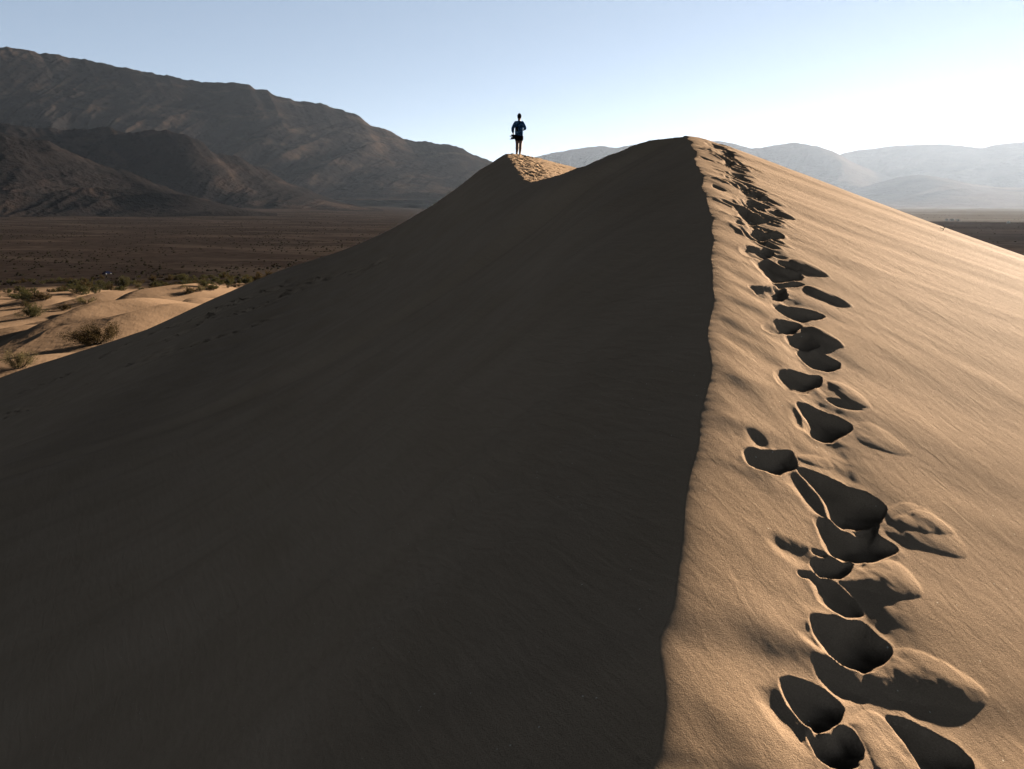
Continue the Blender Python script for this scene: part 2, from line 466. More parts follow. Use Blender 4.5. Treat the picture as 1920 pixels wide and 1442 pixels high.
def detail(X, Y, V):
    """all the relief on top of the base dune"""
    H = np.zeros_like(X)
    right = sstep(-0.01, 0.15, V)
    # broad undulation, long in the downhill direction (right and back)
    ca, sa = math.cos(math.radians(-42)), math.sin(math.radians(-42))
    U = X * ca + Y * sa; W = -X * sa + Y * ca
    lump = noise(W * 2.6, U * .75, 3) * .008 + noise(W * 6.3 + noise(X, Y, 5), U * 1.6, 4) * .004
    fade = np.exp(-np.maximum(V, 0) / 1.3)
    H += right * lump * (fade * .9 + .02) * np.clip(Y / 3, .4, 1.6)
    # streaks down the slip face
    cb, sb = math.cos(math.radians(198)), math.sin(math.radians(198))
    U2 = X * cb + Y * sb; W2 = -X * sb + Y * cb
    sk = noise(W2 * 1.1, U2 * .12, 11) * .055 + noise(W2 * 3.5, U2 * .3, 12) * .012 + noise(W2 * .3, U2 * .05, 13) * .22
    sk += np.maximum(noise(W2 * .8, U2 * .25, 14), 0) * .04
    H += (1 - right) * sk * sstep(0.0, 1.2, -V)
    # soft ridges
    for crop, hh, hw, pts in RIDGES:
        P = plan(crop, pts)
        xs = [p[0] for p in P]; ys = [p[1] for p in P]; m = hw * 4
        r = np.nonzero((Y[:, 0] > min(ys) - m) & (Y[:, 0] < max(ys) + m))[0]
        if len(r) == 0: continue
        sl = slice(r[0], r[-1] + 1)
        x, y = X[sl], Y[sl]
        best = np.full(x.shape, 1e9); amp = np.zeros(x.shape)
        for i in range(len(P) - 1):
            ax, ay = P[i]; bx, by = P[i + 1]; ex, ey = bx - ax, by - ay
            t = np.clip(((x - ax) * ex + (y - ay) * ey) / (ex * ex + ey * ey + 1e-12), 0, 1)
            d = np.hypot(x - ax - t * ex, y - ay - t * ey)
            q = (i + t) / (len(P) - 1)
            k = d < best
            best = np.where(k, d, best); amp = np.where(k, np.sin(np.clip(.12 + q * .8, 0, 1) * math.pi) ** .6, amp)
        H[sl] += .42 * hh * amp * np.exp(-(best / (hw * 1.3)) ** 1.6) * right[sl]
    wx = noise(X * 7, Y * 7, 21) * .013 + noise(X * 26, Y * 26, 22) * .004 + noise(X * 70, Y * 70, 25) * .0012
    wy = noise(X * 7 + 40, Y * 7, 23) * .013 + noise(X * 26 + 40, Y * 26, 24) * .004 + noise(X * 70, Y * 70, 26) * .0012
    def region(P, m):
        xs = [p[0] for p in P]; ys = [p[1] for p in P]
        r = np.nonzero((Y[:, 0] > min(ys) - m) & (Y[:, 0] < max(ys) + m))[0]
        if len(r) == 0: return None
        sub = (X[r[0]:r[-1] + 1] > min(xs) - m) & (X[r[0]:r[-1] + 1] < max(xs) + m)
        c = np.nonzero(sub.any(0))[0]
        if len(c) == 0: return None
        return (slice(r[0], r[-1] + 1), slice(c[0], c[-1] + 1))
    for crop, hh, pts in LOBES:
        P = chaikin(plan(crop, pts))
        s = region(P, .25)
        if s is None: continue
        x = X[s] + wx[s] * .7; y = Y[s] + wy[s] * .7
        d = poly_sdf(x, y, P)
        mx = max(d.max(), 1e-3)
        q = np.clip(d / mx, 0, 1)
        tex = 1 + .10 * noise((x * ca + y * sa) * 4, (-x * sa + y * ca) * 26, 33)
        H[s] += hh * (LOBE_K if crop in (ZA, ZB) else 1.0) * (.75 * (1 - (1 - q) ** 2) + .25 * (1 - np.exp(-q * 9))) * tex * (d > 0)
        H[s] += (d > 0) * np.minimum(q * 3, 1) * fbm(x * 22, y * 22, 3, 45) * .0009
    sx, sy = math.sin(SUN_AZ), math.cos(SUN_AZ)
    for crop, dp, pts in PITS:
        P = chaikin(plan(crop, pts))
        s = region(P, .3)
        if s is None: continue
        x = X[s] + wx[s]; y = Y[s] + wy[s]
        d = poly_sdf(x, y, P)
        mx = max(d.max(), 1e-3)
        far = crop in (ZC, ZD)
        if far: dp = max(dp * 1.1, .040)
        if dp < .034:                                   # shallow, half filled hollow
            q = np.clip((d + mx * .25) / (mx * 1.25), 0, 1)
            H[s] -= dp * .5 * q * q * (3 - 2 * q)
            continue
        dp = dp * PIT_K
        qx = np.mean([p[0] for p in P]); qy = np.mean([p[1] for p in P])
        pr = (x - qx) * sx + (y - qy) * sy
        ext = max(abs((p[0] - qx) * sx + (p[1] - qy) * sy) for p in P)
        away = np.clip(.5 - pr / ext * .75, 0, 1)       # 0 on the sunward wall, 1 on the far, slumped wall
        d = d + away * .020 * (1 + .5 * noise(x * 9, y * 9, 44))
        wall = dp * (.45 + 1.5 * away)
        t = np.clip(d / wall, 0, None)
        mx = max(d.max(), 1e-3); qq = np.clip(d / mx, 0, 1)
        bowl = 1 - (1 - qq) ** 2.2
        wgt = sstep(.35, .8, away)
        pit = dp * ((1 - np.exp(-t * 1.7)) * (1 - wgt) + bowl * wgt) * (1 + .15 * noise(x * 14, y * 14, 35))
        rim = dp * .07 * np.exp(np.minimum(d, 0) / (dp * .5)) * (1 + .5 * noise(x * 20, y * 20, 36)) - dp * .15 * np.exp(-(np.minimum(d, 0) / (dp * 1.6 + .02)) ** 2)
        H[s] += np.where(d > 0, rim - pit, rim)
    vt = np.interp(Y[:, 0], [1.5, 2.4, 4, 5.7, 8, 11], [.66, .62, .5, .38, .42, .32])[:, None] + noise(Y * 1.2, Y * 0, 37) * .04
    tw = (.10 + .03 * noise(Y * 2, Y * 0, 38))
    tr_ = np.exp(-((V - vt) / tw) ** 2) * (Y > 0) * (Y < 11.5)
    H -= tr_ * (.010 + .010 * fbm(X * 6, Y * 6, 3, 39))
    # older, half filled prints scattered along the track and trampled sand up to the second top
    rnd = random.Random(5)
    ell = []
    for _ in range(60):
        yy = rnd.uniform(5.8, 10.8); vv = np.interp(yy, [2.4, 4, 5.7, 8, 11], [.62, .5, .38, .45, .34]) + rnd.gauss(0, .07)
        ell.append((float(crest_x(yy)) + vv, yy, rnd.uniform(.09, .2), rnd.uniform(.04, .07), -.7 + rnd.uniform(-.5, .5), rnd.uniform(.010, .026)))
    for _ in range(330):
        yy = rnd.uniform(19.5, 34.2); q = rnd.random()
        vv = abs(rnd.gauss(.55, .45)) + .15 if q < .72 else rnd.uniform(.5, 3.6)
        if yy < 26: vv *= .7
        ell.append((float(crest_x(yy)) + vv, yy, rnd.uniform(.14, .34), rnd.uniform(.07, .13), rnd.uniform(-1.1, -.1), rnd.uniform(.02, .06)))
    # faint trails along the left arm
    for (x0, y0, x1, y1, n) in ((40, 740, 470, 555, 60), (20, 775, 520, 590, 46), (430, 590, 740, 475, 50), (300, 640, 560, 520, 40)):
        for i in range(n):
            t = (i + rnd.uniform(-.3, .3)) / n
            qx, qy = unproject(x0 + (x1 - x0) * t, y0 + (y1 - y0) * t + 6 * math.sin(t * 9), 36)
            ell.append((qx + rnd.uniform(-.1, .1), qy + rnd.uniform(-.3, .3), rnd.uniform(.2, .4), rnd.uniform(.12, .2), rnd.uniform(-1, .4), rnd.uniform(.05, .10)))
    for (ex, ey, ra, rb, ang, dp) in ell:
        s = region([(ex - ra, ey - ra), (ex + ra, ey + ra)], ra * 1.2)
        if s is None: continue
        x = X[s] - ex + wx[s] * 1.5; y = Y[s] - ey + wy[s] * 1.5
        u = (x * math.cos(ang) + y * math.sin(ang)) / ra; w = (-x * math.sin(ang) + y * math.cos(ang)) / rb
        r = np.hypot(u, w)
        H[s] += -dp * sstep(1.0, .45, r) + dp * .35 * np.exp(-((r - 1.15) / .22) ** 2)
    # crumbly edge along the crest
    near = np.exp(-np.abs(V) / .05)
    H += near * (noise(Y * 7, Y * 0 + .3, 41) * .006 + noise(Y * 23, Y * 0 + .7, 42) * .003) * np.clip((Y - 2) / 5, .05, 1.2)
    return H

def build_dune():
    rows = [-60, -45, -32, -22, -15, -10, -6, -3.5, -2, -1, -.4, 0, .3, .6]
    y = .8
    while y < 36.5:
        rows.append(y)
        y += max(.0022 * y, .0028) if y < 15 else .0026 * y
    y = 36.5
    while y < 122:
        rows.append(y); y *= 1.02
    rows = np.array(rows)
    sc = np.maximum(rows, 1.0)
    tr = np.concatenate([np.arange(0, .62, .0016), np.arange(.62, 1.0, .006)])
    tl = -np.concatenate([np.arange(.0012, .06, .0018), np.arange(.06, 1.25, .0045)])
    nf = 36
    cols = []
    q = np.linspace(0, 1, nf + 1)[1:]
    for k in range(len(rows)):
        r = tr * sc[k]; l = tl * sc[k]
        er, el = r[-1], -l[-1]
        fr = er * (110 / er) ** q if er < 100 else er + q * 20
        fl = el * (110 / el) ** q if el < 100 else el + q * 20
        cols.append(np.concatenate([-fl[::-1], l[::-1], r, fr]))
    V = np.array(cols)
    Y = np.repeat(rows[:, None], V.shape[1], 1)
    cxv = crest_x(rows) + (noise(rows * 3.1, rows * 0, 51) * .022 + noise(rows * 1.5, rows * 0, 53) * .05 * sstep(3.5, 6.0, rows) + noise(rows * 8.7, rows * 0 + 3, 52) * .007 * np.clip(.3 + 1.6 * noise(rows * .9, rows * 0 + 9, 54), 0, 1)) * np.clip((rows - 2) / 4, .1, 1.3)
    X = cxv[:, None] + V
    g = crest_z(rows)[:, None]
    Z = g - np.where(V < 0, left_drop(np.maximum(-V, 0)), right_drop(np.maximum(V, 0), Y))
    Z = Z + detail(X, Y, V)
    return X, Y, Z
#DUNE_END
DX, DY, DZ = build_dune()
dune = grid_object('sand_dune', DX, DY, DZ, M_SAND, 'structure')

# ------------------------------------------------------------------ valley floor with low dunes, one sheet to the horizon
def azr(px, r, py=450):
    a = float(pdir(px, py)[0])
    t = math.atan(a)
    return math.sin(t) * r, math.cos(t) * r
FR = [0, 40, 73, 113, 155, 225, 275, 370, 1000, 3300, 9000, 60000]
FZ = [-15, -15, -15.5, -19, -22, -26, -28, -31.5, -35, -36, -37, -38]
LOW = [  # crest pixel, range, height, crest half length, windward length, lee length, crest heading (deg from x axis)
 (235, 563, 150, 3.6, 26, 26, 9, 72), (20, 562, 150, 2.2, 12, 14, 8, 60),
 (285, 531, 215, 3.2, 22, 22, 8, 72), (110, 556, 175, 1.4, 14, 18, 7, 50),
 (215, 533, 240, 2.2, 16, 18, 8, 75), (95, 546, 225, 1.8, 18, 18, 8, 70),
 (395, 532, 240, 1.8, 20, 22, 8, 80), (470, 520, 300, 1.6, 20, 20, 8, 80),
 (10, 660, 88, 1.0, 12, 14, 6, 70), (-60, 600, 110, 1.4, 20, 22, 8, 70), (90, 600, 118, 1.2, 14, 16, 8, 100),
 (330, 585, 128, 1.6, 16, 16, 8, 80), (20, 700, 72, .6, 6, 8, 4, 100), (350, 540, 190, 1.6, 14, 14, 6, 85),
 (160, 523, 290, 1.6, 20, 20, 7, 80), (350, 521, 290, 1.5, 18, 18, 7, 80), (40, 530, 270, 1.4, 18, 18, 7, 80),
]
def floor_height(X, Y):
    R = np.hypot(X, Y); AZ = np.arctan2(X, Y)
    z = pinterp(np.clip(R, 0, 59000), FR, FZ)
    fan = sstep(0.05, -0.45, AZ) * (np.clip(R - 1800, 0, 6500) / 4700) ** 1.5 * 110
    z = z + fan * (1 + .25 * noise(AZ * 14, R * 0.0006, 61)) * (R < 60000)
    z += sstep(500, 3000, R) * noise(X * .004, Y * .004, 62) * 2.0 * np.exp(-R / 20000)
    sandy = sstep(372, 330, R + 22 * noise(X * .02, Y * .02, 63) + 14 * noise(X * .08, Y * .08, 64))
    left = sstep(0.0, -.12, AZ)
    sandy = sandy * left
    near = sstep(420, 300, R) * left
    z += near * (noise(X * .02, Y * .02, 65) * .9 + noise(X * .06, Y * .05, 66) * .45 + noise(X * .14, Y * .12, 67) * .15) * sstep(40, 90, R)
    for (px, py, r, h, hl, lw, ll, hd) in LOW:
        cx, cy = azr(px, r)
        a = math.radians(hd)
        tx, ty = math.cos(a), math.sin(a)           # along the crest
        nx, ny = ty, -tx                            # windward side, to the right
        dx = X - cx; dy = Y - cy
        k = (np.abs(dx) < 90) & (np.abs(dy) < 90)
        if not k.any(): continue
        dx = dx[k]; dy = dy[k]
        u = dx * tx + dy * ty; w = dx * nx + dy * ny
        w = w + 1.5 * noise(u * .09, u * 0 + px, 68) - u * u * .006
        hh = 1.65 * h * np.exp(-(u / hl) ** 2)
        prof = np.where(w > 0, np.exp(-(w / lw) ** 2), np.clip(1 + w / (ll * .7), 0, 1) ** 1.3)
        soft = np.exp(-(w / 1.2) ** 2) * .06
        z[k] += hh * (prof - soft)
    # keep the sheet well under the big dune
    bz = base_height(X, Y)
    z = np.where(bz > z - .0, np.minimum(z, bz - 4.0), z)
    return z, sandy

def build_floor():
    rr = [0.5, 8, 16, 24, 32, 40]
    r = 42.0
    while r < 430: rr.append(r); r *= 1.0035
    while r < 61000: rr.append(r); r *= 1.018
    rr = np.array(rr)
    az = np.concatenate([np.arange(-180, -40, 4.0), np.arange(-40, -12, .075), np.arange(-12, 40, .4), np.arange(40, 181, 4.0)])
    az = np.radians(az)
    X = rr[:, None] * np.sin(az)[None]; Y = rr[:, None] * np.cos(az)[None]
    Z, sandy = floor_height(X, Y)
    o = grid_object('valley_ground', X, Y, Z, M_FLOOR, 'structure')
    at = o.data.attributes.new('sand', 'FLOAT', 'POINT'); at.data.foreach_set('value', sandy.ravel().astype(np.float32))
    R = np.hypot(X, Y); AZ = np.arctan2(X, Y)
    edge = 2080 * (1 + .05 * noise(AZ * 9, AZ * 0, 71))
    salt = sstep(.15, .3, AZ) * sstep(edge - 60, edge + 60, R) * (.75 + .25 * noise(AZ * 3, np.log(R) * 9, 72))
    at = o.data.attributes.new('salt', 'FLOAT', 'POINT'); at.data.foreach_set('value', salt.ravel().astype(np.float32))
    return o
floor = build_floor()

# ------------------------------------------------------------------ mountains
def mountain(name, sky, r_foot, r_crest, zfoot, mat, seed, step=.05, nr=150, gul=1.0, back=1.5, jag=0.004, gsc=1.0):
    px = np.array([s[0] for s in sky], float); py = np.array([s[1] for s in sky], float)
    a, b = pdir(px, py)
    azp = np.degrees(np.arctan(a)); el = b / np.hypot(1, a)         # tan of elevation
    az = np.arange(azp[0], azp[-1], step)
    E = pinterp(az, azp, el)
    kk = np.exp(-.5 * (np.arange(-60, 61) * step / .8) ** 2); kk /= kk.sum()
    ES = np.convolve(np.pad(E, 60, mode='edge'), kk, mode='valid')
    E = E + (noise(az * 1.3, az * 0, seed) + .5 * noise(az * 3.1, az * 0, seed + 1)) * jag * .35
    rc = r_crest * (1 + .05 * noise(az * .12, az * 0, seed + 3))
    H = E * rc
    t = np.concatenate([np.linspace(-.06, 1, nr), 1 + np.linspace(0, 1, 24)[1:] ** 1.3 * back])
    T = t[:, None]
    A = np.radians(az)[None] + 0 * T
    R = r_foot + (rc[None] - r_foot) * T
    X = R * np.sin(A); Y = R * np.cos(A)
    # gullies: ridged noise stretched down the slope, warped
    sc = 1000.0 / (r_crest - r_foot) * gsc
    wa = noise(X * .0006 * sc, Y * .0006 * sc, seed + 5) * .8
    ga = np.degrees(A) * (r_crest / 57.3) / 1000 * sc
    # spurs run down and to the right of the view
    sk = ga - T * .9
    g1 = fbm(sk * 1.1 + wa, T * .5, 1, seed + 6, ridged=True)
    g2 = fbm(sk * 2.9 + wa * 1.5, T * 1.1 + wa, 2, seed + 7, ridged=True)
    g3 = fbm(sk * 8 + wa * 2, T * 3.5, 3, seed + 8, .55, ridged=True)
    g4 = fbm(X * .012 * sc, Y * .012 * sc, 3, seed + 9, .6, ridged=True)
    g1 = g1 - g1.mean(); g2 = g2 - g2.mean(); g3 = g3 - g3.mean(); g4 = g4 - g4.mean()
    Tc = np.clip(T, 0, 1)
    prof = .30 * Tc + .70 * Tc ** 1.45
    amp = Tc ** .7 * (1 - Tc) * 2.6
    azw = az[None] - (1 - Tc) * (3.0 + 1.6 * noise(X * .0007 * sc, Y * .0007 * sc, seed + 15))
    H2 = (np.interp(azw, az, ES) * (1 - Tc ** 3) + np.interp(azw, az, E) * Tc ** 3) * rc[None]
    up = H2 - zfoot
    Z = zfoot + up * (prof + amp * gul * (.12 * g1 + .06 * g2 + .022 * g3 + .008 * g4) + Tc ** 2 * (.008 * g3 + .006 * g4))
    Z = np.where(T > 1, zfoot + up * np.clip(1 - (T - 1) / back, 0, 1) ** 1.1 - (T - 1) * up * .05 * (1 + g2), Z)
    Z = np.where(T < 0, zfoot + T * 300, Z)
    return grid_object(name, X, Y, Z, mat, 'structure')

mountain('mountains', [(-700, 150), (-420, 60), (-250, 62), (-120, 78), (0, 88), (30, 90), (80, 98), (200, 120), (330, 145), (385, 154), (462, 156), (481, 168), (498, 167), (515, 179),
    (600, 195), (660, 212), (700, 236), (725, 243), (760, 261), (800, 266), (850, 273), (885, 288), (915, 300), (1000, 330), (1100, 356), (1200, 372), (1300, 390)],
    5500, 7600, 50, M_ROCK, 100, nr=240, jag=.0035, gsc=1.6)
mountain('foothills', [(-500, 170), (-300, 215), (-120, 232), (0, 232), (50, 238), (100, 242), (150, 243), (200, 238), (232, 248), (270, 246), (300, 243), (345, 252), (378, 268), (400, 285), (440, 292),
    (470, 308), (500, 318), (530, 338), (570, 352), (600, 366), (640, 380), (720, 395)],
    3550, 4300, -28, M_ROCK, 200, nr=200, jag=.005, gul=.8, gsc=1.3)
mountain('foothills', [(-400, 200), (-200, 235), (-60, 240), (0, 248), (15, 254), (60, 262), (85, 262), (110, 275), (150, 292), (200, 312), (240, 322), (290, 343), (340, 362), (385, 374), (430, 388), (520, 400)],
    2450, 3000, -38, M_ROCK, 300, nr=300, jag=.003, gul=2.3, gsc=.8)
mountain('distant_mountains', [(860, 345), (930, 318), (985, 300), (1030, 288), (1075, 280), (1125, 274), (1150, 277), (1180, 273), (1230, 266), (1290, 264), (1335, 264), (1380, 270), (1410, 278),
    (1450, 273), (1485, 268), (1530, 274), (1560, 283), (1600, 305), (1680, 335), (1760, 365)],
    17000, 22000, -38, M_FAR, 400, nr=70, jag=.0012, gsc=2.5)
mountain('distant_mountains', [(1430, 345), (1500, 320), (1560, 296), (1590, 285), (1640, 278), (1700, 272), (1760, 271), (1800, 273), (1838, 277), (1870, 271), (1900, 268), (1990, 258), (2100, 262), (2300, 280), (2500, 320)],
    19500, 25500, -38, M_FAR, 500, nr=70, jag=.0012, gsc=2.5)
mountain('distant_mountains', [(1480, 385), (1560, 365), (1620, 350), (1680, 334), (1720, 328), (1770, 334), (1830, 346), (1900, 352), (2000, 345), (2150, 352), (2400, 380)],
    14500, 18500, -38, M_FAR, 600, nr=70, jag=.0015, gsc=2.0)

# ------------------------------------------------------------------ air
def haze_box():
    x0, x1, y0, y1, z0, z1 = -64000, 64000, -64000, 64000, -60, 2150
    me = bpy.data.meshes.new('haze')
    v = [(x, y, z) for z in (z0, z1) for y in (y0, y1) for x in (x0, x1)]
    f = [(0, 2, 3, 1), (4, 5, 7, 6), (0, 1, 5, 4), (2, 6, 7, 3), (0, 4, 6, 2), (1, 3, 7, 5)]
    me.from_pydata(v, [], f); me.update()
    o = bpy.data.objects.new('haze', me); COL.objects.link(o)
    m = bpy.data.materials.new('haze_air'); m.use_nodes = True
    nt = m.node_tree
    for n in list(nt.nodes): nt.nodes.remove(n)
    out = nt.nodes.new('ShaderNodeOutputMaterial'); p = nt.nodes.new('ShaderNodeVolumePrincipled')
    p.inputs['Color'].default_value = HAZE_COLOR
    p.inputs['Density'].default_value = HAZE_DENSITY
    p.inputs['Anisotropy'].default_value = HAZE_G
    nt.links.new(p.outputs[0], out.inputs['Volume'])
    me.materials.append(m)
    tag(o, 'pale haze filling the valley air', None, None, 'stuff')
    return o
haze_box()

# ------------------------------------------------------------------ generic mesh parts
def mesh_obj(name, verts, faces, mat, parent=None, smooth=False):
    me = bpy.data.meshes.new(name)
    me.from_pydata([tuple(v) for v in verts], [], faces)
    me.update()
    if smooth:
        me.polygons.foreach_set('use_smooth', [True] * len(me.polygons))
    me.materials.append(mat)
    o = bpy.data.objects.new(name, me); COL.objects.link(o)
    if parent: o.parent = parent
    return o
def empty(name, loc, rz=0.0):
    o = bpy.data.objects.new(name, None); COL.objects.link(o)
    o.location = loc; o.rotation_euler = (0, 0, rz); o.empty_display_size = .1
    return o
def plain(name, c, rough=.9, spec=.05, metal=0.0):
    m, nt, b = new_mat(name)
    b.inputs['Base Color'].default_value = (*c, 1); b.inputs['Roughness'].default_value = rough
    b.inputs['Specular IOR Level'].default_value = spec; b.inputs['Metallic'].default_value = metal
    return m
def leaf_mat(name, a, b_):
    m, nt, b = new_mat(name); N = NT(nt)
    N.l(N.ramp(N.noise(N.coords(), 1.3, 3), [(0.3, a), (0.7, b_)]), b.inputs['Base Color'])
    tr = N.n('ShaderNodeBsdfTranslucent'); tr.inputs['Color'].default_value = (b_[0] * 1.2, b_[1] * 1.1, b_[2], 1)
    mx = N.n('ShaderNodeMixShader'); mx.inputs[0].default_value = .3
    out = nt.nodes['Material Output']
    N.l(b.outputs[0], mx.inputs[1]); N.l(tr.outputs[0], mx.inputs[2]); N.l(mx.outputs[0], out.inputs['Surface'])
    return m
M_LEAF = [leaf_mat('olive_leaves', (0.030, 0.032, 0.014), (0.065, 0.062, 0.028)),
          leaf_mat('brown_leaves', (0.040, 0.028, 0.014), (0.060, 0.045, 0.022)),
          leaf_mat('straw_leaves', (0.10, 0.082, 0.045), (0.15, 0.125, 0.065))]
M_TWIG = plain('dry_wood', (0.07, 0.05, 0.035))

def tube(V, Fc, a, b, ra, rb, n=4):
    a = Vector(a); b = Vector(b); d = (b - a).normalized() if (b - a).length > 1e-6 else Vector((0, 0, 1))
    u = d.orthogonal().normalized(); w = d.cross(u)
    k = len(V)
    for c, r in ((a, ra), (b, rb)):
        for i in range(n):
            t = 2 * math.pi * i / n
            V.append(c + (u * math.cos(t) + w * math.sin(t)) * r)
    for i in range(n):
        j = (i + 1) % n
        Fc.append((k + i, k + j, k + n + j, k + n + i))
    Fc.append(tuple(k + i for i in range(n))[::-1]); Fc.append(tuple(k + n + i for i in range(n)))

def bush_meshes(seed, stems, leaves, leaf, openness=.0, flat=.55):
    """unit bush: about 1 wide, `flat` high; returns foliage and stem geometry"""
    rnd = random.Random(seed)
    SV, SF, LV, LF = [], [], [], []
    tips = []
    for i in range(stems):
        az = rnd.uniform(0, 2 * math.pi); lean = rnd.uniform(.15, 1.25)
        L = rnd.uniform(.30, .52)
        p = Vector((rnd.uniform(-.08, .08), rnd.uniform(-.08, .08), -.03))
        d = Vector((math.cos(az) * math.sin(lean), math.sin(az) * math.sin(lean), math.cos(lean)))
        r = .010
        pts = [p]
        for k in range(4):
            d = (d + Vector((rnd.uniform(-.25, .25), rnd.uniform(-.25, .25), rnd.uniform(-.12, .22)))).normalized()
            q = p + Vector((d.x, d.y, d.z * flat * 1.7)) * (L / 4)
            tube(SV, SF, p, q, r, r * .72, 3)
            r *= .72; p = q; pts.append(q)
            if k >= 1:
                for _ in range(2):
                    d2 = (d + Vector((rnd.uniform(-.9, .9), rnd.uniform(-.9, .9), rnd.uniform(-.3, .8)))).normalized()
                    e = q + d2 * L * rnd.uniform(.15, .32)
                    tube(SV, SF, q, e, r * .6, r * .3, 3)
                    tips.append((q, e))
        tips.append((pts[-2], pts[-1]))
    for i in range(leaves):
        a, b = rnd.choice(tips)
        t = rnd.uniform(.1, 1.1)
        c = a.lerp(b, t) + Vector([rnd.gauss(0, .028 * (1 - .5 * openness)) for _ in range(3)])
        if c.z < 0: c.z = abs(c.z) * .5
        n = Vector([rnd.gauss(0, 1) for _ in range(3)]).normalized()
        u = n.orthogonal().normalized(); w = n.cross(u)
        ang = rnd.uniform(0, math.pi); u, w = u * math.cos(ang) + w * math.sin(ang), w * math.cos(ang) - u * math.sin(ang)
        s = leaf * rnd.uniform(.6, 1.4); k = len(LV)
        LV += [c - u * s, c + w * s * .45, c + u * s, c - w * s * .45]
        LF.append((k, k + 1, k + 2, k + 3))
    return (SV, SF), (LV, LF)

def make_bush(name, seed, stems, leaves, leaf, mat, openness=0., flat=.5):
    (SV, SF), (LV, LF) = bush_meshes(seed, stems, leaves, leaf, openness, flat)
    r = empty(name, (0, 0, 0))
    mesh_obj('foliage', LV, LF, mat, r)
    mesh_obj('stems', SV, SF, M_TWIG, r)
    return r
def copy_thing(src):
    c = src.copy(); COL.objects.link(c)
    for k in list(c.keys()): del c[k]
    for ch in src.children:
        d = ch.copy(); COL.objects.link(d); d.parent = c
        for g in ch.children:
            e = g.copy(); COL.objects.link(e); e.parent = d
    return c

def on_floor(px, py, r0=62, r1=3000):
    """plan position where the line of sight through a photo pixel first meets the valley floor"""
    a, b = (float(v) for v in pdir(px, py))
    ys = np.geomspace(r0, r1, 2500) / math.hypot(1, a)
    z, _ = floor_height((ys * a).reshape(1, -1), ys.reshape(1, -1))
    f = ys * b - z[0]
    k = np.nonzero(f < 0)[0]
    k = k[0] if len(k) else 1500
    return ys[k] * a, ys[k]
def floor_z(x, y):
    z, _ = floor_height(np.array([[x]], float), np.array([[y]], float))
    return float(z[0, 0])

LODS = {}
def bush_src(kind, size):
    key = (kind, size)
    if key not in LODS:
        lv = {'big': 9000, 'mid': 2600, 'low': 700}[size]
        st = {'big': 34, 'mid': 22, 'low': 12}[size]
        lf = {'big': .011, 'mid': .020, 'low': .036}[size]
        LODS[key] = []
        for q in range(2 if size != 'low' else 3):
            if kind == 'straw': LODS[key].append((100 + q, st, int(lv * .6), lf * 1.0, M_LEAF[2], .3))
            elif kind == 'brown': LODS[key].append((200 + q, st, lv, lf, M_LEAF[1], 0.))
            else: LODS[key].append((300 + q, st, lv, lf, M_LEAF[0], 0.))
            LODS[key][-1] = [LODS[key][-1], None]
    return LODS[key]
_rb = random.Random(77)
def place_bush(kind, size, x, y, w, h, label, group=None, name='desert_bush'):
    src = _rb.choice(bush_src(kind, size))
    if src[1] is None:
        sd, st, lv, lf, mt, op = src[0]
        o = src[1] = make_bush(name, sd, st, lv, lf, mt, op)
    else:
        o = copy_thing(src[1])
    o.location = (x, y, floor_z(x, y) - .02 * h)
    o.rotation_euler = (0, 0, _rb.uniform(0, 6.28))
    o.scale = (w * 1.3, w * 1.3, h * 2.7)
    tag(o, label, 'bush', group)
    return o

